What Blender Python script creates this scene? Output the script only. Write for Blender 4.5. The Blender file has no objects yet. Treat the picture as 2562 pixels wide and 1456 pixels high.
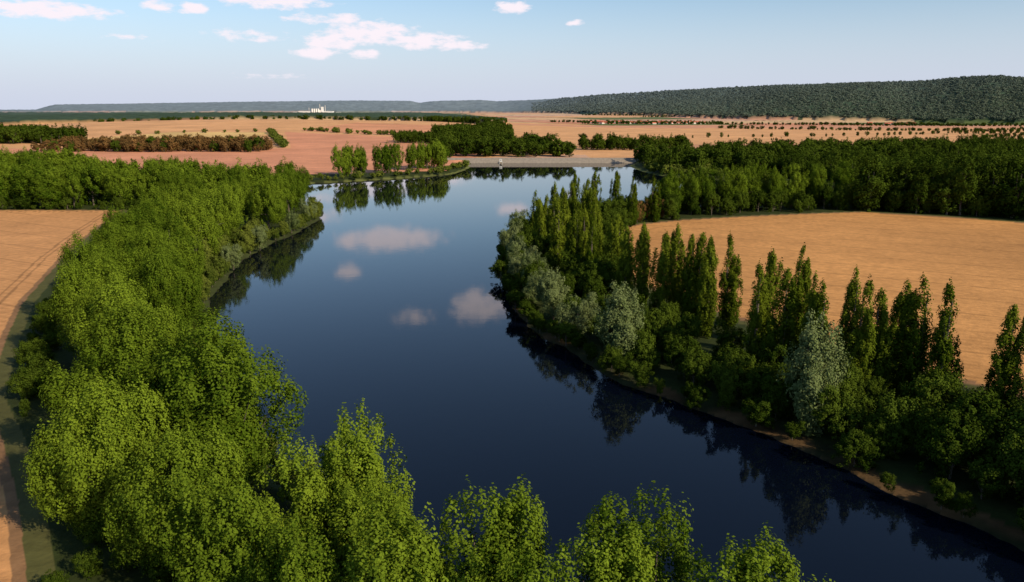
import bpy, math, numpy as np
from mathutils import Vector
R=np.random.RandomState
sc=bpy.context.scene
sc.view_settings.view_transform='Standard'; sc.view_settings.look='None'
sc.view_settings.exposure=0; sc.view_settings.gamma=1
ROOT=sc.collection

# ------------------------------------------------------------------ helpers
def link(o,c=None): (c or ROOT).objects.link(o); return o
def nmesh(name,V,F,mats=(),midx=None,smooth=False,fattr=None):
    """F: (n,k) int array, or list of such arrays"""
    if not isinstance(F,list): F=[F]
    me=bpy.data.meshes.new(name)
    V=np.asarray(V,np.float32)
    tot=np.concatenate([np.full(len(f),f.shape[1]) for f in F]).astype(np.int32)
    loops=np.concatenate([f.ravel() for f in F]).astype(np.int32)
    st=np.concatenate([[0],np.cumsum(tot)[:-1]]).astype(np.int32)
    me.vertices.add(len(V)); me.vertices.foreach_set('co',V.ravel())
    me.loops.add(len(loops)); me.loops.foreach_set('vertex_index',loops)
    me.polygons.add(len(tot)); me.polygons.foreach_set('loop_start',st); me.polygons.foreach_set('loop_total',tot)
    for m in mats: me.materials.append(m)
    if midx is not None: me.polygons.foreach_set('material_index',np.asarray(midx,np.int32))
    if smooth: me.polygons.foreach_set('use_smooth',np.ones(len(tot),bool))
    me.update(calc_edges=True)
    if fattr is not None:
        a=me.attributes.new('tint','FLOAT','FACE'); a.data.foreach_set('value',np.asarray(fattr,np.float32))
    return me
def hsh(i,j,s):
    v=np.sin(i*127.1+j*311.7+s*74.7)*43758.5453
    return v-np.floor(v)
def vnoise(x,y,s=0):
    i=np.floor(x);j=np.floor(y);fx=x-i;fy=y-j
    fx=fx*fx*(3-2*fx);fy=fy*fy*(3-2*fy)
    return (hsh(i,j,s)*(1-fx)+hsh(i+1,j,s)*fx)*(1-fy)+(hsh(i,j+1,s)*(1-fx)+hsh(i+1,j+1,s)*fx)*fy
def fbm(x,y,s=0,o=4):
    r=0;a=.5
    for k in range(o): r=r+a*vnoise(x*2**k,y*2**k,s+k*13);a*=.5
    return r
def sst(a,b,x): t=np.clip((x-a)/(b-a),0,1); return t*t*(3-2*t)
def inpoly(x,y,P):
    c=np.zeros(x.shape,bool);n=len(P)
    for i in range(n):
        x1,y1=P[i];x2,y2=P[(i+1)%n]
        if y1==y2: continue
        m=((y1>y)!=(y2>y))
        c^=m&(x<(x2-x1)*(y-y1)/(y2-y1)+x1)
    return c
def pdist(x,y,P,closed=True):
    d=np.full(x.shape,1e9);n=len(P)
    for i in range(n if closed else n-1):
        x1,y1=P[i];x2,y2=P[(i+1)%n]
        dx,dy=x2-x1,y2-y1;L=dx*dx+dy*dy+1e-9
        t=np.clip(((x-x1)*dx+(y-y1)*dy)/L,0,1)
        d=np.minimum(d,np.hypot(x-x1-t*dx,y-y1-t*dy))
    return d
def catmull(P,k=4):
    out=[];n=len(P);P=[np.array(p,float) for p in P]
    for i in range(n):
        a,b,c,d=P[i-1],P[i],P[(i+1)%n],P[(i+2)%n]
        for j in range(k):
            t=j/k
            out.append(tuple(.5*((2*b)+(c-a)*t+(2*a-5*b+4*c-d)*t*t+(3*b-a-3*c+d)*t**3)))
    return out

# ------------------------------------------------------------------ layout (metres, camera above origin looking +Y)
LAKE=catmull([(-42,842),(-41,775),(-51,690),(-76,657),(-97,637),(-123,618),(-137,607),(-153,597),(-175,583),(-205,572),(-190,545),(-140,478),(-112,440),
 (-101,406),(-99,345),(-102,317),(-101,285),(-96,256),(-92,232),(-81,194),(-62,148),(-46,122),(-30,103),(-10,87),(5,77),(22,69),(40,60),(62,50),(100,38),
 (118,44),(95,54),(78,66),(68,80),(63,90),(58,98),(53,106),(50,113),(41,126),(34,134),(28,142),(22,149),(17,160),(11,173),(5,187),(0,207),(-4,243),(-6,286),(-4,323),
 (10,358),(35,391),(71,424),(111,448),(154,473),(196,521),(232,548),(228,566),(196,597),(160,640),(140,655),(127,678),(120,725),(120,796),(122,842)])
RFIELD=[(43,323),(49,352),(60,368),(85,384),(120,397),(155,408),(192,416),(232,393),(262,369),(420,300),(600,200),(300,40),(150,90),(118,119),(104,132),(92,147),(80,166),(64,189),(48,216),(40,240),(37,272)]
LFIELD=[(-500,424),(-216,421),(-196,358),(-171,286),(-141,212),(-123,177),(-101,137),(-86,119),(-70,98),(-57,79),(-46,58),(-40,30),(-300,20),(-700,200)]
CREST=np.array([(-.75,9500,56),(-.61,9500,58),(-.585,9500,118),(-.50,9500,128),(-.35,9500,150),(-.2,9500,166),(-.13,9500,160),(-.117,9500,138),(-.10,9500,160),(-.04,9500,172),(-.02,9500,158),
 (.0,9300,160),(.056,8500,172),(.112,7500,192),(.2145,6500,210),(.317,6000,227),(.419,5600,230),(.522,5200,234),(.57,5000,250),(.62,4850,250),(.66,4700,226),(.72,4600,195),(1.2,4600,170)])
LFOREST=[(-2500,5300),(-4200,5300),(-4200,1500),(-1500,1650),(-1420,1950),(-1750,2400),(-1500,2800),(-1000,2900),(-500,3000),(-250,2800),(-150,2500),(-60,2150),(-20,2200),(-20,2700),(-150,3700),(-500,5000)]
def terrain(x,y):
    x=np.asarray(x,float);y=np.asarray(y,float)
    ys=np.maximum(y,1.);a=x/ys
    z=1+30*np.exp(-(((x+700)/900)**2+((y-2200)/900)**2))
    z=z+16*np.exp(-((x+1400)/1300)**2-((y-3800)/800)**2)
    z=z+38*sst(2500,6500,y)+ (fbm(x/700,y/700,5)-.45)*14*sst(700,2500,np.abs(y))*sst(0,900,y)
    cd=np.interp(a,CREST[:,0],CREST[:,1]);cz=np.interp(a,CREST[:,0],CREST[:,2])
    fd=cd*np.interp(a,[-.1,.1,.3,.6],[.85,.72,.66,.68])
    t=np.clip((y-fd)/(cd-fd),0,1)
    rav=(fbm(a*11,ys/2500,9)-.5)*.40
    prof=np.clip(t+rav*np.sin(np.pi*t)*1.5,0,1);prof=prof**.95
    hz=np.maximum(z,0)*(1-prof)+cz*prof
    z=np.where((y>fd)&(y>2500),hz,z)
    return z,t*(y>2500)
def lake_sd(x,y):
    d=pdist(x,y,LAKE)
    return np.where(inpoly(x,y,LAKE),-d,d)
def gz(x,y): 
    z,_=terrain(x,y); return z

# ------------------------------------------------------------------ materials
def mat(name):
    m=bpy.data.materials.new(name);m.use_nodes=True
    nt=m.node_tree;b=nt.nodes['Principled BSDF'];return m,nt,b
def simple(name,col,rough=.8,var=.25,scale=2.):
    m,nt,b=mat(name);N=nt.nodes;L=nt.links
    g=N.new('ShaderNodeNewGeometry');n=N.new('ShaderNodeTexNoise');n.inputs['Scale'].default_value=scale;n.inputs['Detail'].default_value=5
    L.new(g.outputs['Position'],n.inputs['Vector'])
    r=N.new('ShaderNodeValToRGB');r.color_ramp.elements[0].position=.3;r.color_ramp.elements[1].position=.7
    r.color_ramp.elements[0].color=(*[c*(1-var) for c in col],1);r.color_ramp.elements[1].color=(*[min(1,c*(1+var)) for c in col],1)
    L.new(n.outputs['Fac'],r.inputs['Fac']);L.new(r.outputs['Color'],b.inputs['Base Color']);b.inputs['Roughness'].default_value=rough
    return m
def leafmat(name,dark,light,trans=.3,rw=.5):
    m=bpy.data.materials.new(name);m.use_nodes=True;nt=m.node_tree;N=nt.nodes;L=nt.links;N.clear()
    out=N.new('ShaderNodeOutputMaterial')
    p=N.new('ShaderNodeBsdfDiffuse')
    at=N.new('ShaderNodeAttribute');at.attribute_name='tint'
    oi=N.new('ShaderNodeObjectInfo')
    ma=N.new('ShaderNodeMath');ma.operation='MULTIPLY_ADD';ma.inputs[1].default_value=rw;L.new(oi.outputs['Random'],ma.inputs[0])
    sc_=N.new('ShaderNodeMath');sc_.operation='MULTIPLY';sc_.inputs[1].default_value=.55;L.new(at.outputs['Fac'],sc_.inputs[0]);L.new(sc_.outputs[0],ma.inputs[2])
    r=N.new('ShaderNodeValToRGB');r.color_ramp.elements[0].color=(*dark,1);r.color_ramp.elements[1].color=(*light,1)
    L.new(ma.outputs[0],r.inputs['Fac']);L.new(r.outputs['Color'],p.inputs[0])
    if trans>0:
        mx=N.new('ShaderNodeMixShader');mx.inputs[0].default_value=trans;tr=N.new('ShaderNodeBsdfTranslucent')
        L.new(r.outputs['Color'],tr.inputs['Color']);L.new(p.outputs[0],mx.inputs[1]);L.new(tr.outputs[0],mx.inputs[2]);L.new(mx.outputs[0],out.inputs['Surface'])
    else: L.new(p.outputs[0],out.inputs['Surface'])
    return m
M_bark=simple('bark',(.11,.085,.06),.9,.3,6)
M_pop=leafmat('poplar_leaves',(.020,.052,.003),(.175,.238,.018),.18,.55)
M_lom=leafmat('lombardy_leaves',(.016,.036,.002),(.125,.155,.012),0,.55)
M_wil=leafmat('willow_leaves',(.060,.090,.022),(.185,.215,.080),0)
M_shr=leafmat('shrub_leaves',(.03,.055,.006),(.15,.170,.026),0)
M_for=leafmat('forest_leaves',(.008,.022,.002),(.070,.100,.010),0,.6)
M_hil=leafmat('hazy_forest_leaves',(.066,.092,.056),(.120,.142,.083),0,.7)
# aerial haze mixed into the hill leaves' colour, bluer with distance
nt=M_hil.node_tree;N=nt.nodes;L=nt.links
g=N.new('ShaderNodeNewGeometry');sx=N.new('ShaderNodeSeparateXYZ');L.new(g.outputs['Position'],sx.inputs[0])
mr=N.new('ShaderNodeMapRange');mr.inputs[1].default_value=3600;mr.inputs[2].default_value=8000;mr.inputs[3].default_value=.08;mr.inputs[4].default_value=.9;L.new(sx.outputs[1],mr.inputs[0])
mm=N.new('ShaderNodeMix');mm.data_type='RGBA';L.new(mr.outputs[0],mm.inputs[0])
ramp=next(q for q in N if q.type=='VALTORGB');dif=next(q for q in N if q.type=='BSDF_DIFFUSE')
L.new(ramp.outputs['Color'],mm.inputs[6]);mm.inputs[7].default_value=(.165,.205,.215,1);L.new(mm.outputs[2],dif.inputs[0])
M_brn=leafmat('autumn_leaves',(.07,.045,.016),(.20,.105,.035),0)

# ------------------------------------------------------------------ tree construction
def unit(v): return v/np.maximum(np.linalg.norm(v,axis=1,keepdims=True),1e-6)
def tube(p0,p1,r0,r1,n=6):
    p0=np.array(p0,float);p1=np.array(p1,float);d=p1-p0;d/=np.linalg.norm(d)
    u=np.cross(d,[0.3,.9,.2]);u/=np.linalg.norm(u);w=np.cross(d,u)
    a=np.linspace(0,2*np.pi,n,endpoint=False)
    ring=np.cos(a)[:,None]*u+np.sin(a)[:,None]*w
    V=np.vstack([p0+ring*r0,p1+ring*r1])
    F=np.array([(i,(i+1)%n,n+(i+1)%n,n+i) for i in range(n)])
    return V,F
def tree_mesh(name,leaf,seed,H,rad,cb,nclump,nleaf,lsize,cr,stretch,kind='round'):
    g=R(seed)
    # clump centres
    C=[];O=[]
    if kind=='column':
        ns=7;sp=[(0,0,1.,.95)]+[(g.normal()*rad*.5,g.normal()*rad*.5,g.uniform(.55,.95),g.uniform(.42,.75)) for _ in range(ns)]
        w=np.array([s[2]*s[3] for s in sp]);w/=w.sum()
        ids=g.choice(len(sp),nclump,p=w)
        for k in ids:
            sx,sy,sh,sr=sp[k];t=g.uniform(0,1)
            env=rad*sr*min(1,.45+t*1.8)*(1-max(0,(t-.5)/.5)**1.7*.88)
            th=g.uniform(0,6.283);q=math.sqrt(g.uniform(.15,1))
            z=H*(cb+(sh-cb)*t)
            C.append((sx+math.cos(th)*env*q,sy+math.sin(th)*env*q,z));O.append((math.cos(th),math.sin(th),.25))
    else:
        nl=5 if kind=='round' else 9 if kind=='big' else 7
        sd0=.42 if kind!='big' else .5
        lobes=[(0,0,0,1. if kind!='big' else .85)]+[(*(g.normal(size=3)*[sd0,sd0,.28]),g.uniform(.45,.7)) for _ in range(nl)]
        zc=H*(cb+1)/2;zr=H*(1-cb)/2
        k=0
        while k<nclump:
            l=lobes[g.randint(len(lobes))]
            d=g.normal(size=3);d/=np.linalg.norm(d)
            q=g.uniform(.35,1)**.45*l[3]*.9
            p=np.array(l[:3])+d*q
            if p[2]<-.98 or p[2]>1.02: continue
            if kind in('round','big'):
                ww=1.0 if p[2]<.1 else math.sqrt(max(0,1-((p[2]-.1)/1.0)**2))*1.0+.08
                ww=min(ww,.55+.5*(p[2]+1))
                if math.hypot(p[0],p[1])>ww*1.08: continue
            C.append((p[0]*rad,p[1]*rad,zc+p[2]*zr));o=(p-np.array(l[:3])*.6)*[1,1,.8];o[2]+=.15;O.append(tuple(o));k+=1
    C=np.array(C);O=unit(np.array(O));n=len(C)
    if kind!='column':
        zt=np.percentile(C[:,2],99.3);zb=np.percentile(C[:,2],1);lo=H*cb+cr
        C[:,2]=lo+(C[:,2]-zb)/(zt-zb)*(H-cr*stretch*.8-lo)
        C[:,:2]*=rad*.97/np.percentile(np.hypot(C[:,0],C[:,1]),96)
    rr=cr*g.uniform(.6,1.35,n)
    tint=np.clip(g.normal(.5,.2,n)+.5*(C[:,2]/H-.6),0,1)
    idx=np.repeat(np.arange(n),nleaf);N=len(idx)
    d=unit(g.normal(size=(N,3)))
    st=np.array([1,1,stretch])
    if kind=='willow':
        pos=C[idx]+d*rr[idx][:,None]*st*g.uniform(.3,1,N)[:,None];pos[:,2]-=g.uniform(0,1,N)**2*cr*1.0
    else:
        q=g.uniform(.35,1,N)[:,None]
        pos=C[idx]+d*rr[idx][:,None]*st*q
        # pointed tips: narrow the clump towards its top
        if stretch>1.2:
            f=np.clip(1-.55*np.clip(d[:,2:3]*q,0,1),.3,1)
            pos[:,:2]=C[idx][:,:2]+(pos[:,:2]-C[idx][:,:2])*f
    pos[:,2]=np.maximum(pos[:,2],.1)
    nr=unit(d*.7+O[idx]*.6+g.normal(size=(N,3))*.36+[0,0,.15])
    t=unit(np.cross(nr,g.normal(size=(N,3))));b=np.cross(nr,t)
    s=(lsize*g.uniform(.6,1.3,N))[:,None]
    V=np.stack([pos-t*s*.5,pos+b*s*.36,pos+t*s*.5,pos-b*s*.36],1).reshape(-1,3)
    F=np.arange(N*4).reshape(N,4)
    # leaves low in a clump are darker than those at its top
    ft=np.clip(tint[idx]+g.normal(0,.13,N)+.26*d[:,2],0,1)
    # trunk & limbs
    TV=[];TF=[];off=len(V)
    th=H*(.9 if kind=='column' else .72)
    def add(a,b_,r0,r1,nn=6):
        nonlocal off
        v,f=tube(a,b_,r0,r1,nn);TV.append(v);TF.append(f+off);off+=len(v)
    r0=H*.016
    bend=g.normal(size=2)*.02*H
    mid=(bend[0],bend[1],th*.5);top=(bend[0]*1.3,bend[1]*1.1,th)
    add((0,0,-.8),mid,r0*1.25,r0*.75,8);add(mid,top,r0*.75,r0*.15,8)
    for i in range(14 if kind!='column' else 5):
        z0=H*g.uniform(max(.1,cb*.8),.5);c=C[g.randint(n)];c=c if c[2]>z0 else c+[0,0,z0-c[2]+2]
        f=z0/(th*.5);f=min(f,1);st0=(bend[0]*f,bend[1]*f,z0)
        add(st0,tuple(c*.8+np.array([0,0,.1])*H*.5),r0*.4,r0*.08,5)
    TV=np.vstack(TV);TF=np.vstack(TF)
    V=np.vstack([V,TV]);nf=len(F);F=np.vstack([F,TF])
    mi=np.concatenate([np.zeros(nf),np.ones(len(TF))])
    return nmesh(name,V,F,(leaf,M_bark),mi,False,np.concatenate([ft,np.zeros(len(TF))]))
T={}
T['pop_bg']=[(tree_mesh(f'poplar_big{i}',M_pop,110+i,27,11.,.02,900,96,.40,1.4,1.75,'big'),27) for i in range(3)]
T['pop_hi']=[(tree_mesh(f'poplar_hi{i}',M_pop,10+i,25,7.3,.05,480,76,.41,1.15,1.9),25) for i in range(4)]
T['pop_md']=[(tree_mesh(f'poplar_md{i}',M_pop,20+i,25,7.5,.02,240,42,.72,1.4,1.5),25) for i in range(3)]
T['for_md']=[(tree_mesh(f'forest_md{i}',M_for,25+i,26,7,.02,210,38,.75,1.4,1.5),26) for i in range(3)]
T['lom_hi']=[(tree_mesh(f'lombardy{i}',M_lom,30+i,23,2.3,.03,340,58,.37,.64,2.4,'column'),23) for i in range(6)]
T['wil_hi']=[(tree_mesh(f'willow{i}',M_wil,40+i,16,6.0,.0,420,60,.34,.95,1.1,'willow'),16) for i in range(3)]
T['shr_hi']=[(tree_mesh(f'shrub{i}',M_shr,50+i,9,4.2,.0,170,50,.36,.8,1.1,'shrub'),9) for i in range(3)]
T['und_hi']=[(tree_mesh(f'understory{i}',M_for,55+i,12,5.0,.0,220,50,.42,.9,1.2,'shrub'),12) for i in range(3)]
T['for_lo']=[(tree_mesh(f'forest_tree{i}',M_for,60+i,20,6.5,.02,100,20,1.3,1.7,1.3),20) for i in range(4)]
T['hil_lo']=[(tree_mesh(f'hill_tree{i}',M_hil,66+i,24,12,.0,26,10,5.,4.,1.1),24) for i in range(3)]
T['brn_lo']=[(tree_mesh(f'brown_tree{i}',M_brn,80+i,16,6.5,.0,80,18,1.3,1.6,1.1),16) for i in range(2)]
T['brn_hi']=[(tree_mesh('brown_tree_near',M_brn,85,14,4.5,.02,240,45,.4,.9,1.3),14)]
T['bsh_lo']=[(tree_mesh(f'bush_lo{i}',M_shr,90+i,8,5,.0,60,16,1.1,1.3,1.,'shrub'),8) for i in range(3)]
CNT={k:len(v) for k,v in T.items()}
rg=R(7)
def place(kind,name,x,y,h,w=None,i=None):
    k=rg.randint(CNT[kind]) if i is None else i
    me,h0=T[kind][k]
    o=bpy.data.objects.new(name,me);s=h/h0;w=w or s*rg.uniform(.92,1.1)
    o.scale=(w,w,s);o.rotation_euler=(0,0,rg.uniform(0,6.28))
    o.location=(x,y,float(gz(x,y))-.1);link(o);return o
COLS={}
def coll(kind):
    if kind not in COLS:
        c=bpy.data.collections.new(kind+'_templates')
        for i,(me,h) in enumerate(T[kind]):
            o=bpy.data.objects.new(f'{kind}_{i}',me);c.objects.link(o)
        COLS[kind]=c
    return COLS[kind]
def mass(name,kind,pts,lift=0.):
    """pts: array x,y,h,wfactor -> one object that instances the foliage"""
    pts=np.asarray(pts,float);n=len(pts);h0=T[kind][0][1]
    z=gz(pts[:,0],pts[:,1])-.2+lift
    me=bpy.data.meshes.new(name);me.vertices.add(n);me.vertices.foreach_set('co',np.column_stack([pts[:,:2],z]).astype(np.float32).ravel())
    s=pts[:,2]/h0;a=me.attributes.new('scl','FLOAT_VECTOR','POINT');a.data.foreach_set('vector',np.column_stack([s*pts[:,3],s*pts[:,3],s]).astype(np.float32).ravel())
    a=me.attributes.new('rot','FLOAT_VECTOR','POINT');a.data.foreach_set('vector',np.column_stack([np.zeros(n),np.zeros(n),rg.uniform(0,6.28,n)]).astype(np.float32).ravel())
    a=me.attributes.new('idx','INT','POINT');a.data.foreach_set('value',rg.randint(0,CNT[kind],n).astype(np.int32))
    me.update()
    o=link(bpy.data.objects.new(name,me))
    ng=bpy.data.node_groups.new(name+'_gn','GeometryNodeTree')
    ng.interface.new_socket('Geometry',in_out='INPUT',socket_type='NodeSocketGeometry');ng.interface.new_socket('Geometry',in_out='OUTPUT',socket_type='NodeSocketGeometry')
    N=ng.nodes;L=ng.links;gi=N.new('NodeGroupInput');go=N.new('NodeGroupOutput')
    ip=N.new('GeometryNodeInstanceOnPoints');ci=N.new('GeometryNodeCollectionInfo')
    ci.inputs['Collection'].default_value=coll(kind);ci.inputs['Separate Children'].default_value=True;ci.inputs['Reset Children'].default_value=True
    ip.inputs['Pick Instance'].default_value=True
    L.new(gi.outputs[0],ip.inputs['Points']);L.new(ci.outputs[0],ip.inputs['Instance'])
    for an,dt,so in (('scl','FLOAT_VECTOR','Scale'),('rot','FLOAT_VECTOR','Rotation'),('idx','INT','Instance Index')):
        q=N.new('GeometryNodeInputNamedAttribute');q.data_type=dt;q.inputs['Name'].default_value=an
        L.new(next(s for s in q.outputs if s.enabled),ip.inputs[so])
    L.new(ip.outputs[0],go.inputs[0])
    o.modifiers.new('scatter','NODES').node_group=ng
    return o
def scat(poly,sp,h0,h1,w0=.85,w1=1.2,shore=0):
    """poisson-like jittered scatter inside a polygon"""
    P=np.array(poly,float);x0,y0=P.min(0);x1,y1=P.max(0)
    gx,gy=np.meshgrid(np.arange(x0,x1+sp,sp),np.arange(y0,y1+sp,sp))
    gx=gx+rg.uniform(-.5,.5,gx.shape)*sp;gy=gy+rg.uniform(-.5,.5,gy.shape)*sp
    gx=gx.ravel();gy=gy.ravel();m=inpoly(gx,gy,poly)
    gx=gx[m];gy=gy[m]
    if shore:
        m=lake_sd(gx,gy)>shore;gx=gx[m];gy=gy[m]
    n=len(gx);return np.column_stack([gx,gy,rg.uniform(h0,h1,n),rg.uniform(w0,w1,n)])
def row(line,sp,h0,h1,jit=1.5,w0=.85,w1=1.2):
    out=[]
    for (xa,ya),(xb,yb) in zip(line[:-1],line[1:]):
        L=math.hypot(xb-xa,yb-ya);n=max(1,int(L/sp))
        for i in range(n):
            t=(i+rg.uniform(-.2,.2))/n
            out.append((xa+(xb-xa)*t+rg.normal()*jit,ya+(yb-ya)*t+rg.normal()*jit,rg.uniform(h0,h1),rg.uniform(w0,w1)))
    return np.array(out)

# ------------------------------------------------------------------ ground sheet
rad=[3.];
while rad[-1]<60000: rad.append(rad[-1]*(1.03 if rad[-1]<35 else 1.0085 if rad[-1]<11000 else 1.06))
rad=np.array(rad)
ang=np.concatenate([np.arange(-math.pi,-.78,.04),np.arange(-.78,.78,.0019),np.arange(.78,math.pi-.02,.04)])
A,RR=np.meshgrid(ang,rad);X=(RR*np.sin(A)).ravel();Y=(RR*np.cos(A)).ravel()
Z,hf=terrain(X,Y)
box=(np.abs(X)<330)&(Y>10)&(Y<900)
sd=np.full(X.shape,500.);sd[box]=lake_sd(X[box],Y[box])
sdn=sd+(fbm(X/6,Y/6,3)-.47)*3.2
Z=np.where(box&(sdn<7),np.where(sdn>0,-.15+np.minimum(sdn,7)/7*1.15,np.maximum(-3,-.15+sdn*.5)),Z)
n=len(X);COL=np.zeros((n,3));FLD=np.zeros(n)
def C(*c): return np.array(c)
PINK=C(.68,.29,.155);ORG=C(.71,.365,.160);TAN=C(.68,.43,.22);YEL=C(.72,.46,.17);GRS=C(.050,.065,.016);FOR=C(.03,.055,.02)
COL[:]=GRS*.7
# distant patchwork of fields
u=(X*.92+Y*.38+(fbm(X/900,Y/900,2)-.5)*260)/620;v=(-X*.38+Y*.92+(fbm(X/900,Y/900,8)-.5)*260)/430
ci=np.floor(u);cj=np.floor(v);hc=hsh(ci,cj,1)
pal=np.array([PINK,ORG,TAN,C(.62,.31,.18),C(.64,.38,.24),GRS*2.2,ORG,PINK*.9])
patch=pal[(hc*8).astype(int)%8]
far=Y>860
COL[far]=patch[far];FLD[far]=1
edge=(np.minimum(u-ci,1-(u-ci))*620<7)|(np.minimum(v-cj,1-(v-cj))*430<5)
m=far&edge&(Y>2400);COL[m]=GRS*.9
def paint(poly,c,f=1.):
    m=inpoly(X,Y,poly);COL[m]=c;FLD[m]=f
paint([(0,1130),(120,1100),(300,1120),(900,1150),(3000,1500),(3000,2900),(1200,2500),(0,2300)],ORG)
paint([(0,2300),(1200,2500),(2200,2750),(2200,3050),(900,2800),(0,2550)],C(.64,.30,.17))
paint([(100,1130),(800,1180),(1900,1700),(1900,1800),(800,1330),(100,1180)],C(.64,.31,.165))
paint([(-1500,900),(-20,860),(-60,1300),(-30,2300),(-200,2800),(-1700,2800),(-1500,1500)],ORG*1.0)
paint([(-420,560),(-60,700),(-45,840),(-20,1250),(-300,1430),(-440,1500),(-300,1050)],PINK)
paint([(-1000,560),(-420,560),(-300,1050),(-560,1000),(-1000,1100)],PINK*1.02)
paint([(-720,1180),(-430,1130),(-450,1480),(-650,1480)],YEL)
paint([(-420,1540),(-280,1460),(-100,1420),(-60,1900),(-400,2000)],C(.68,.30,.15))
paint([(90,880),(260,880),(260,1000),(90,1000)],ORG);paint([(420,560),(600,560),(640,900),(420,900)],TAN)
paint(RFIELD,C(.58,.275,.090),1.);paint(LFIELD,C(.62,.30,.115),1.)
# forests: raised, rough canopy
cn=fbm(X/38,Y/38,4,3);cn2=vnoise(X/13,Y/13,6)
fmask=inpoly(X,Y,LFOREST)|((hf>.004+.02*fbm(X/500,Y/500,12))&(Y<60000))
can=9+cn*12+cn2*4
Z=np.where(fmask,Z+can,Z)
blue=sst(3500,9500,Y)[:,None]  # distance haze blended into the canopy colour of far forest and ridges
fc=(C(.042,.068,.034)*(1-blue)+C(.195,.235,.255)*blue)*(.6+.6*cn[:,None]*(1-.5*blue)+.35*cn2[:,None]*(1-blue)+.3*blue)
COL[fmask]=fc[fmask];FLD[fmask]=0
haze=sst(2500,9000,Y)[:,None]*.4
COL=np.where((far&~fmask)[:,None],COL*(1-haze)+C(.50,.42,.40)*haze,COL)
# field margins and banks
for P,w in ((RFIELD,2.2),(LFIELD,1.5)):
    bx=(np.abs(X)<800)&(Y<600)&(Y>0);d=np.full(n,99.);d[bx]=pdist(X[bx],Y[bx],P)
    ins=inpoly(X,Y,P);m=ins&(d<w);COL[m]=C(.28,.15,.07);FLD[m]=.2
    m=(~ins)&(d<3)&bx;COL[m]=C(.10,.095,.03)
    if P is LFIELD: m=ins&((np.abs(d-6)<.35)|(np.abs(d-8.2)<.35));COL[m]=COL[m]*.62
    else: m=ins&((np.abs(d-13)<.8)|(np.abs(d-27)<.8));COL[m]=COL[m]*.86
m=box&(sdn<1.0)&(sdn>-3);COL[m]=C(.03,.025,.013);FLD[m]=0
patchy=sst(.46,.60,fbm(X/14,Y/14,33))[:,None]
bc=np.where((X>0)[:,None],C(.040,.042,.015)*(1-patchy)+C(.13,.075,.032)*patchy,C(.06,.072,.02))
bc=np.where((Y>560)[:,None],C(.16,.17,.045),bc)
m=box&(sdn<4.5)&(sdn>=1.0)&(FLD<.5);COL[m]=(bc*(.4+fbm(X/4,Y/4,21))[:,None])[m]
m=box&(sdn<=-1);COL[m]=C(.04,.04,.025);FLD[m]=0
nr,na=A.shape
ii=np.arange(nr*na).reshape(nr,na)
a0=ii[:-1,:];b0=ii[1:,:];a1=np.roll(a0,-1,1);b1=np.roll(b0,-1,1)
F=np.stack([a0,a1,b1,b0],-1).reshape(-1,4)
cap=len(X);V=np.column_stack([X,Y,Z]);V=np.vstack([V,[0,0,1]])
F3=np.stack([np.full(na,cap),np.roll(ii[0],-1),ii[0]],1)
M_g,nt,b=mat('ground_material');N=nt.nodes;L=nt.links
at=N.new('ShaderNodeAttribute');at.attribute_name='col';af=N.new('ShaderNodeAttribute');af.attribute_name='fld'
geo=N.new('ShaderNodeNewGeometry')
def noise(scale,detail=4,vec=None):
    q=N.new('ShaderNodeTexNoise');q.inputs['Scale'].default_value=scale;q.inputs['Detail'].default_value=detail;L.new(vec or geo.outputs['Position'],q.inputs['Vector']);return q
def mp(node,a,b_,c,d):
    q=N.new('ShaderNodeMapRange');q.inputs[1].default_value=a;q.inputs[2].default_value=b_;q.inputs[3].default_value=c;q.inputs[4].default_value=d;L.new(node,q.inputs[0]);return q.outputs[0]
def mul(a,b_,op='MULTIPLY'):
    q=N.new('ShaderNodeMath');q.operation=op
    for i,s in enumerate((a,b_)):
        if isinstance(s,(int,float)): q.inputs[i].default_value=s
        else: L.new(s,q.inputs[i])
    return q.outputs[0]
n1=mp(noise(.012,5).outputs['Fac'],.3,.7,.82,1.12);n2=mp(noise(.5,6).outputs['Fac'],.3,.7,.84,1.14)
n3=mp(noise(.06,4).outputs['Fac'],.3,.7,.92,1.07)
mpn=N.new('ShaderNodeMapping');mpn.inputs['Rotation'].default_value=(0,0,math.radians(-62));L.new(geo.outputs['Position'],mpn.inputs['Vector'])
w1=N.new('ShaderNodeTexWave');w1.inputs['Scale'].default_value=.016;w1.inputs['Distortion'].default_value=1.2;w1.inputs['Detail'].default_value=1;w1.inputs['Detail Scale'].default_value=.15;L.new(mpn.outputs[0],w1.inputs['Vector'])
w2=N.new('ShaderNodeTexWave');w2.inputs['Scale'].default_value=.12;w2.inputs['Distortion'].default_value=3;w2.inputs['Detail Scale'].default_value=.2;L.new(mpn.outputs[0],w2.inputs['Vector'])
l1=mp(w1.outputs['Fac'],.0,.02,.80,1.);l2=mp(w2.outputs['Fac'],0,1,.95,1.03)
st_=mul(mul(l1,l2),-1.,'ADD');st_=mul(mul(st_,af.outputs['Fac']),1.,'ADD')
tot=mul(mul(mul(n1,n2),n3),st_)
vm=N.new('ShaderNodeVectorMath');vm.operation='SCALE';L.new(at.outputs['Color'],vm.inputs[0]);L.new(tot,vm.inputs['Scale'])
L.new(vm.outputs[0],b.inputs['Base Color']);b.inputs['Roughness'].default_value=.95;b.inputs['Specular IOR Level'].default_value=.1
bp=N.new('ShaderNodeBump');bp.inputs['Strength'].default_value=.3;bp.inputs['Distance'].default_value=.4;L.new(noise(1.2,5).outputs['Fac'],bp.inputs['Height']);L.new(bp.outputs[0],b.inputs['Normal'])
me=nmesh('ground',V,[F,F3],(M_g,),None,True)
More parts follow.
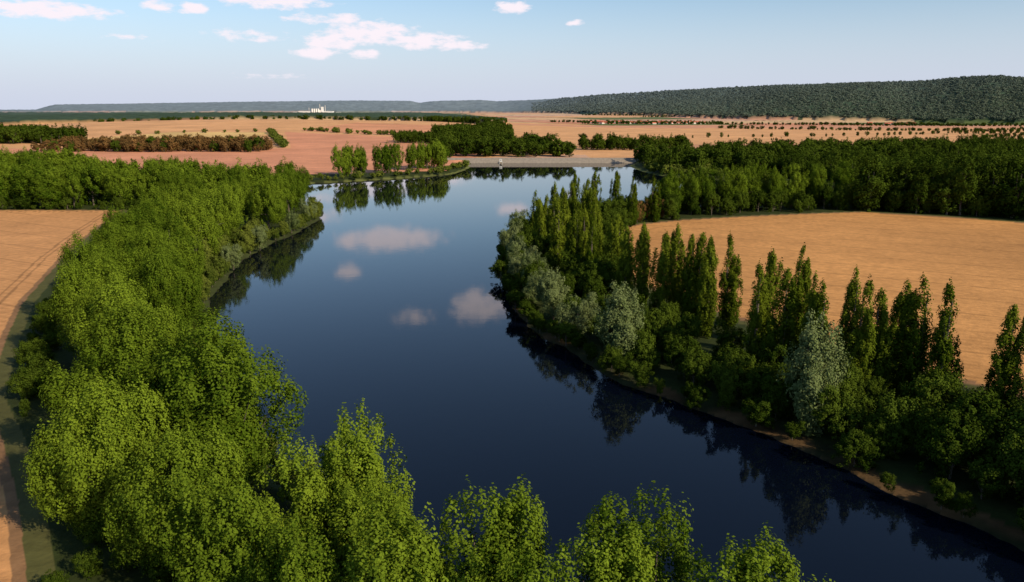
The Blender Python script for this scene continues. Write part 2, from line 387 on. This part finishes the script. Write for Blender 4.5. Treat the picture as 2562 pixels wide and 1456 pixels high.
a=me.color_attributes.new('col','FLOAT_COLOR','POINT');cc=np.ones((cap+1,4),np.float32);cc[:cap,:3]=COL;cc[cap,:3]=GRS;a.data.foreach_set('color',cc.ravel())
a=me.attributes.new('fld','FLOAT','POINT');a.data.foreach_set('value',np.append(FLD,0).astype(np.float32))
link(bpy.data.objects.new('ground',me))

# ------------------------------------------------------------------ lake water
M_w,nt,b=mat('lake_water_material');N=nt.nodes;L=nt.links;geo=N.new('ShaderNodeNewGeometry')
b.inputs['Base Color'].default_value=(.0015,.003,.008,1);b.inputs['Roughness'].default_value=.02;b.inputs['IOR'].default_value=1.333;b.inputs['Specular IOR Level'].default_value=.5
q=noise(1.6,3);q2=noise(.25,3);ad=mul(mul(q.outputs['Fac'],.5),q2.outputs['Fac'],'ADD')
bp=N.new('ShaderNodeBump');bp.inputs['Strength'].default_value=.05;bp.inputs['Distance'].default_value=.10;L.new(ad,bp.inputs['Height']);L.new(bp.outputs[0],b.inputs['Normal'])
link(bpy.data.objects.new('lake_water',nmesh('lake_water',[(-320,15,0),(320,15,0),(320,846,0),(-320,846,0)],np.array([[0,1,2,3]]),(M_w,))))

# ------------------------------------------------------------------ individual trees
LOM=[(45,416),(55,402),(58,365),(70,377),(31,377),(22,331),(16,287),(24,250),(26,235),(10,273),(18,262),(27,345),(36,360),(21,300),(32,225),
(14,305),(9,292),(24,275),(30,290),(18,318),(30,318),(20,240),(29,262),(24,225),(15,252),(36,335),
(32,210),(36,206),(40,195),(44,199),(46,192),(47,186),(48,180),(55,189),(51,153),(55,158),(54,146),(65,167),(58,142),(58,138),(70,151),(66,137),(69,138),(77,144),(75,135),(77,130),(86,126),(94,119),(99,110),(108,102),(116,92)]
for x,y in LOM: place('lom_hi','lombardy_poplar_tree',x,y,23*rg.uniform(.92,1.08),rg.uniform(.95,1.25))
BIG=[(-40,100,27,1.05),(-60,112,25,.92),(-74,136,25,.9),(-91,158,24,.85),(-82,172,24,.8),(-103,188,24,.85),(-94,205,24,.78),(-112,218,24,.85),(-52,90,22,.78),(-38,80,20,.72)]
for x,y,h,w in BIG: place('pop_bg','poplar_tree',x,y,h,w)
LP=[(-122,434),(-114,353),(-134,389),(-125,331),(-118,296),(-110,240),(-128,250),
(-132,275),(-114,270),(-142,300),(-150,330),(-152,360),(-165,392),(-118,316),(-116,374),(-119,404),(-150,412),(-182,408)]
for x,y in LP: place('pop_hi','poplar_tree',x,y,25*rg.uniform(.92,1.04),rg.uniform(1.0,1.2))
for x,y,h in [(-18,84,20),(-24,77,19),(-30,70,19),(-3,66,19.5),(-10,61,20),(13,64,19.5),(7,60,18),(19,57,19),(2,56,18),(23,53,17.5),(-20,64,17),(-14,74,16),(29,50,17)]:
    place('pop_hi','poplar_tree',x,y,h,h/25*1.05)
for x,y in [(82,402),(95,408),(112,424),(122,418),(137,434),(148,428),(160,436),(175,440),(195,450),(104,414),(130,425)]:
    place('pop_hi','poplar_tree',x,y,rg.uniform(23,27),rg.uniform(.9,1.1))
for x,y in [(62,374),(70,384),(76,390),(22,345)]: place('brn_hi','brown_tree',x,y,rg.uniform(10,14))
for x,y,h in [(3,326,13),(0,292,13),(3,255,13),(7,222,13),(11,195,14),(16,177,12),(23,160,18),(51,124,21),(2,308,11),(4,240,12),(1,272,12),(6,210,10),(-101,300,10),(-98,262,9),(-101,345,10),(-104,385,11)]:
    place('wil_hi','willow_tree',x,y,h,(h/16)*(.8 if h>19 else 1.08))
UND=[(30,165,9),(36,150,9),(44,140,9),(50,138,8),(58,127,10),(62,115,10),(66,105,11),(72,97,11),(80,90,12),(71,120,11),(28,180,10),(22,200,10),(16,215,9),(82,112,12),(71,108,13),(76,101,14),(40,165,10),(48,160,9),(38,180,9),(62,150,9),(62,133,9),(90,100,14),(88,82,15),(54,131,8),(34,172,9),(25,190,9),(30,200,9),(18,230,9),
(83,72,15),(90,64,16),(99,72,17),(105,58,17),(96,90,15),(104,84,17),(76,84,13),(115,70,18),(110,90,16),(125,80,18),(120,58,18),(132,95,18)]
for x,y,h in UND: place('und_hi','understory_tree',x,y,h)
mass('peninsula_shrubbery','und_hi',scat([(4,215),(34,215),(44,300),(48,352),(85,388),(80,415),(35,388),(2,330),(0,260)],8,6,13,shore=3))
RSH=[(88,59),(79,68),(70,80),(65,90),(60,98),(55,106),(52,113),(43,126),(36,134),(30,142),(24,149),(19,160),(13,173),(7,187),(2,207),(-2,243),(-4,286),(-2,323),(12,357),(37,390),(73,422)]
rr_=row(RSH,3.6,2,6,.8,.9,1.5);rr_=rr_[rg.uniform(0,1,len(rr_))<.8]
mass('right_bank_shrubs','und_hi',np.vstack([rr_,row([(x+6,y+3) for x,y in RSH[:14]],5,5,10,1.5),row([(x+13,y+6) for x,y in RSH[:13]],6,6,11,2),row([(x+20,y+9) for x,y in RSH[:10]],7,6,11,2)]))
mass('peninsula_far_bank_trees','und_hi',scat([(70,392),(190,420),(235,400),(300,385),(300,430),(210,470),(120,440),(75,412)],9,7,14,shore=3))
mass('left_bank_shrubs','shr_hi',np.vstack([row([(-85,194),(-95,230),(-99,256),(-104,285),(-105,317),(-102,345),(-104,406),(-115,436)],4.5,3,8,1.3),row([(-104,240),(-112,285),(-112,340)],7,6,11,2),row([(-84,194),(-65,148),(-50,123),(-34,104),(-14,88)],5,3,7,1.)]))
mass('left_bank_woodland','pop_md',np.vstack([scat([(-560,425),(-190,425),(-128,440),(-140,472),(-230,480),(-560,480)],13,19,26,.95,1.3,shore=4),scat([(-900,565),(-330,575),(-310,610),(-420,640),(-900,640)],17,18,26,1.1,1.5),scat([(-330,570),(-235,570),(-225,590),(-330,600)],12,12,20),scat([(-360,490),(-230,480),(-180,500),(-190,520)],22,10,18,shore=3)]))
mass('left_bank_undergrowth','und_hi',np.vstack([row([(-560,424),(-205,424),(-186,370),(-165,300),(-137,235),(-120,190),(-101,152),(-85,124)],6,3,8,1.8,.9,1.5),scat([(-82,124),(-66,100),(-53,76),(-40,58),(0,50),(-20,80),(-45,105)],6,3,7,shore=4)]))
mass('right_woodland','for_md',np.vstack([scat([(190,424),(262,378),(420,310),(600,230),(800,400),(420,540),(250,520)],12,19,32,.9,1.4,shore=4),
  scat([(215,590),(330,560),(700,540),(900,700),(1000,1050),(600,1080),(560,900),(430,800),(400,640),(330,700),(235,700)],15,12,25,.9,1.6,shore=4)]))
mass('lake_side_woodland','for_lo',scat([(128,690),(235,640),(330,690),(390,820),(600,980),(600,1080),(420,1000),(250,940),(135,860)],14,8,22,.9,1.6,shore=4))
mass('lake_head_woodland','for_lo',np.vstack([scat([(-85,880),(75,900),(70,1000),(0,1150),(0,1600),(-60,1700),(-150,1500),(-110,1100)],16,8,24,.9,1.7),scat([(94,1040),(238,1040),(245,1120),(100,1120)],14,9,24,.8,1.5),
  scat([(-1100,1120),(-690,1120),(-670,1230),(-1100,1350)],14,18,26,.9,1.4),scat([(-185,1180),(-120,1180),(-120,1250),(-180,1250)],12,12,20)]))
mass('brown_tree_belt','brn_lo',scat([(-600,960),(-320,960),(-310,1030),(-440,1090),(-600,1060)],13,7,19,.9,1.6))
mass('belt_green_trees','for_lo',scat([(-620,955),(-330,955),(-310,1000),(-600,1000)],26,10,20,.9,1.3))
mass('bank_shrubs','bsh_lo',np.vstack([row([(122,700),(135,680),(165,645),(205,600)],7,4,9,4),scat([(124,690),(175,650),(200,700),(140,800)],10,4,9),row([(-165,600),(-140,616),(-100,645),(-60,688),(-48,760)],6,3,7,3),
  row([(-460,1480),(-310,1050)],9,7,11,2),row([(-418,1560),(-280,1450),(-150,1400),(-60,1500)],12,5,11,5,.9,1.5),row([(-700,1400),(-460,1500)],32,5,9,5)]))
for x,y in [(-142,632),(-134,638),(-127,645),(-138,648),(-129,652),(-114,668),(-108,672),(-103,680),(-111,680),(-92,706),(-87,712),(-80,722),(-74,728),(-68,722),(-66,735),(-84,730),(-72,740)]:
    place('pop_md','poplar_tree',x,y,rg.uniform(23,27),rg.uniform(.85,1.0))
mass('field_tree_row','for_lo',np.vstack([row([(354,1487),(800,1700),(1615,2435)],30,6,11,6,.9,1.5),row([(900,1520),(1300,1900)],16,6,11,5),row([(1100,1900),(1500,2100)],12,8,13,3)]))
hl=[]
for _ in range(20):
    x0=rg.uniform(-100,3000);y0=rg.uniform(2300,5200);l=rg.uniform(300,1200)
    if abs(x0)/y0>.62: continue
    aa=rg.uniform(-.4,.2);hl.append(row([(x0,y0),(x0+l*math.cos(aa),y0+l*math.sin(aa))],9,5,13,5,1.1,2.2))
mass('distant_hedgerow','for_lo',np.vstack(hl))
mass('plateau_forest_edge','for_lo',np.vstack([scat([(-60,2130),(-20,2200),(-20,2650),(-250,2900),(-320,2750),(-160,2450)],17,14,22),row([(-1500,2800),(-1000,2900),(-500,3000),(-250,2800)],11,12,22,12,.9,1.5)]))
# wooded hillside
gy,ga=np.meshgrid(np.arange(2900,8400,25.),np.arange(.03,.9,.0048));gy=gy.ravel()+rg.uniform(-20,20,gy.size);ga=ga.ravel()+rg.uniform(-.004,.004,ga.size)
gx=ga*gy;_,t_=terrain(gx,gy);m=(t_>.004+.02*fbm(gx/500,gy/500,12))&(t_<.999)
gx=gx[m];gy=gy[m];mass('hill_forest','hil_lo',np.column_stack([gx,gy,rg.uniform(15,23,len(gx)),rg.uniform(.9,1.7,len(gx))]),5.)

# ------------------------------------------------------------------ dam
M_st=simple('dam_stone',(.27,.22,.165),.9,.2,.6);M_gr=simple('dam_grass',(.16,.15,.06),.95,.25,.3)
prof=[(836,-2.),(846,5.),(850,5.),(866,.2)]
V=[];xs=np.linspace(-75,150,24)
for x in xs:
    for y,z in prof: V.append((x,y,z))
F=[];mi=[]
for i in range(23):
    for j in range(3): F.append((i*4+j,i*4+4+j,i*4+5+j,i*4+1+j));mi.append(0 if j<2 else 1)
link(bpy.data.objects.new('dam',nmesh('dam',V,np.array(F),(M_st,M_gr),mi)))

def box(cx,cy,z0,sx,sy,sz):
    v=[(cx+sx*a/2,cy+sy*b_/2,z0+sz*c) for c in (0,1) for a,b_ in ((-1,-1),(1,-1),(1,1),(-1,1))]
    return v,[(0,3,2,1),(4,5,6,7),(0,1,5,4),(1,2,6,5),(2,3,7,6),(3,0,4,7)]
def join(parts):
    V=[];F=[]
    for v,f in parts:
        o=len(V);V+=list(v);F+=[tuple(i+o for i in q) for q in f]
    return V,F
def obj(name,parts,m,parent=None,loc=None):
    V,F=join(parts);me=bpy.data.meshes.new(name);me.from_pydata(V,[],F);me.materials.append(m);o=link(bpy.data.objects.new(name,me))
    if parent: o.parent=parent
    if loc: o.location=loc
    return o
def empty(name,loc,rz=0):
    e=bpy.data.objects.new(name,None);e.location=loc;e.rotation_euler=(0,0,rz);return link(e)
M_wh=simple('white_paint',(.74,.71,.66),.6,.05);M_dk=simple('dark_glass',(.04,.05,.06),.3,.1);M_con=simple('concrete',(.42,.4,.37),.85,.12)
e=empty('intake_tower',(-12,824,0))
obj('legs',[box(a,b_,-3,.4,.4,5.2) for a in (-1.6,1.6) for b_ in (-1.6,1.6)],M_con,e)
obj('platform',[box(0,0,2.2,4.4,4.4,.35)],M_con,e);obj('cabin',[box(0,.4,2.56,2.6,2.6,2.4)],M_wh,e)
obj('cabin_roof',[box(0,.4,4.97,3.1,3.1,.25)],M_con,e);obj('windows',[box(0,-.92,3.4,1.3,.06,.8),box(-1.32,.4,3.4,.06,1.2,.8)],M_dk,e)
obj('railing',[box(0,-2.1,3.5,4.4,.06,.06)]+[box(x,-2.1,2.56,.06,.06,.93) for x in (-2.1,-1,0,1,2.1)],M_con,e)
obj('footbridge',[box(0,12.5,2.3,1.4,20.4,.22)]+[box(s*.7,12.5,3.4,.06,20.4,.06) for s in (-1,1)],M_con,e)

# ------------------------------------------------------------------ village houses and factory
M_roof=simple('red_roof_tiles',(.45,.12,.06),.8,.2);M_wall=simple('house_wall',(.62,.55,.46),.8,.1)
def house(x,y,l,w,h,rz):
    z=float(gz(x,y));e=empty('village_house',(x,y,z),rz)
    obj('walls',[box(0,0,-1,l,w,h+1)],M_wall,e)
    r=w*.45;V=[(-l/2-.4,-w/2-.4,h+.02),(l/2+.4,-w/2-.4,h+.02),(l/2+.4,w/2+.4,h+.02),(-l/2-.4,w/2+.4,h+.02),(-l/2-.4,0,h+r),(l/2+.4,0,h+r)]
    obj('roof',[(V,[(0,1,5,4),(2,3,4,5),(0,4,3),(1,2,5),(0,3,2,1)])],M_roof,e)
    obj('windows',[box(-l/2+l*(i+.5)/4,-w/2-.02,h*.45,1.1,.05,1.3) for i in range(4)],M_dk,e)
    obj('chimney',[box(l*.2,w*.1,h+r*.4,.7,.7,r*.6+.8)],M_roof,e)
for i in range(34):
    a_=rg.uniform(.10,.25);yy=rg.uniform(2900,3350);house(a_*yy,yy,rg.uniform(10,22),rg.uniform(8,11),rg.uniform(3.5,6),rg.uniform(-.8,.8))
for i in range(8):
    a_=rg.uniform(.45,.52);yy=rg.uniform(2980,3100);house(a_*yy,yy,rg.uniform(12,22),10,5,rg.uniform(-.5,.5))
ay=rg.uniform(2830,3450,220);mass('village_trees','for_lo',np.column_stack([rg.uniform(.09,.27,220)*ay,ay,rg.uniform(6,13,220),rg.uniform(.9,1.6,220)]))
fx,fy=-1500,6000;fz=float(gz(fx,fy))
e=empty('cement_factory',(fx,fy,fz))
obj('halls',[box(-90,0,0,90,60,16),box(0,10,0,70,50,26),box(85,0,0,80,60,16),box(-150,0,0,50,50,12),box(150,10,0,60,40,10)],M_wh,e)
def cyl(x,y,z0,r,h,n=16): 
    v=[(x+r*math.cos(i*2*math.pi/n),y+r*math.sin(i*2*math.pi/n),z0+h*k) for k in (0,1) for i in range(n)]
    return v,[(i,(i+1)%n,n+(i+1)%n,n+i) for i in range(n)]+[tuple(range(n,2*n))]
obj('silos',[cyl(-30+i*16,-25,0,6,36) for i in range(4)],M_wh,e);obj('kiln_tower',[box(45,-10,0,16,16,50)],M_wh,e)
obj('chimneys',[cyl(25,-5,0,3.2,70),cyl(62,12,0,3,62),cyl(-60,0,0,2.4,44)],M_con,e)

# ------------------------------------------------------------------ sun, sky with clouds
EL=math.radians(29);AZ=math.radians(130)
sd_=bpy.data.lights.new('sun','SUN');sd_.energy=5;sd_.angle=math.radians(.6);sd_.color=(1,.87,.67)
so=link(bpy.data.objects.new('sun',sd_))
dirv=Vector((math.sin(AZ)*math.cos(EL),math.cos(AZ)*math.cos(EL),math.sin(EL)))
so.rotation_euler=dirv.to_track_quat('Z','Y').to_euler();so.location=dirv*300
w=bpy.data.worlds.new('World');sc.world=w;w.use_nodes=True;nt=w.node_tree;N=nt.nodes;L=nt.links
bg=N['Background'];sky=N.new('ShaderNodeTexSky');sky.sky_type='NISHITA';sky.sun_disc=False;sky.sun_elevation=EL;sky.sun_rotation=AZ
sky.air_density=1.0;sky.dust_density=.3;sky.ozone_density=3.0
tc=N.new('ShaderNodeTexCoord');sp=N.new('ShaderNodeSeparateXYZ');L.new(tc.outputs['Generated'],sp.inputs[0])
az=mul(sp.outputs[0],sp.outputs[1],'ARCTAN2')
q=N.new('ShaderNodeMath');q.operation='ARCSINE';L.new(sp.outputs[2],q.inputs[0]);el=q.outputs[0]
cv=N.new('ShaderNodeCombineXYZ');L.new(az,cv.inputs[0]);L.new(mul(el,2.6),cv.inputs[1])
# lavender haze layer low above the horizon
hz=mp(el,0.,.17,.95,0.);hz.node.interpolation_type='SMOOTHSTEP'
hm=N.new('ShaderNodeMix');hm.data_type='RGBA';L.new(hz,hm.inputs[0]);L.new(sky.outputs[0],hm.inputs[6]);hm.inputs[7].default_value=(4.6,5.0,6.2,1)
CL=[(-.177,.095,.052,.014,1.05),(-.111,.085,.048,.010,1.05),(-.222,.082,.040,.010,1.05),(-.072,.080,.036,.007,1),(-.242,.070,.028,.008,1.05),(-.182,.069,.020,.006,1),(-.207,.109,.022,.007,.95),(-.245,.108,.03,.006,.85),
(-.288,.131,.065,.013,1.05),(-.524,.106,.060,.009,1.1),(-.57,.1,.035,.004,.85),(-.412,.116,.018,.006,1.),(-.377,.115,.016,.007,1.05),(0,.125,.022,.008,1.05),(.079,.107,.012,.004,.9),(.29,.139,.11,.008,.75),(-.323,.087,.05,.008,.62),(-.29,.042,.05,.004,.6),(-.45,.08,.03,.006,.55),
(-.164,.162,.07,.016,1.1),(-.216,.202,.018,.012,.95),(-.044,.252,.038,.022,1.1),(-.135,.264,.035,.012,.7),(.3,.3,.1,.03,.6),(-.6,.25,.1,.03,.8)]
acc=None
for a0,e0,ww,hh,s in CL:
    dx=mul(mul(az,-a0,'ADD'),1/ww);dy=mul(mul(el,-e0,'ADD'),1/hh)
    d=mul(mul(dx,dx),mul(dy,dy),'ADD');r=mul(mul(mul(d,-.5),1.,'ADD'),s)
    acc=r if acc is None else mul(acc,r,'MAXIMUM')
nz=N.new('ShaderNodeTexNoise');nz.inputs['Scale'].default_value=48;nz.inputs['Detail'].default_value=8;nz.inputs['Roughness'].default_value=.6;L.new(cv.outputs[0],nz.inputs['Vector'])
den=mul(mul(acc,.8),mul(nz.outputs['Fac'],1.7),'ADD')
cm=mp(den,1.10,1.66,0,.97)
cm.node.interpolation_type='SMOOTHSTEP'
mx=N.new('ShaderNodeMix');mx.data_type='RGBA';L.new(cm,mx.inputs[0]);L.new(hm.outputs[2],mx.inputs[6]);mx.inputs[7].default_value=(7.6,6.9,7.4,1)
L.new(mx.outputs[2],bg.inputs['Color']);bg.inputs['Strength'].default_value=.13

# ------------------------------------------------------------------ camera
cd=bpy.data.cameras.new('camera');cd.sensor_width=36;cd.lens=26.7;cd.clip_end=90000;cd.clip_start=.5
co=link(bpy.data.objects.new('camera',cd));co.location=(0,0,55);co.rotation_euler=(math.radians(90-13.32),0,0);sc.camera=co
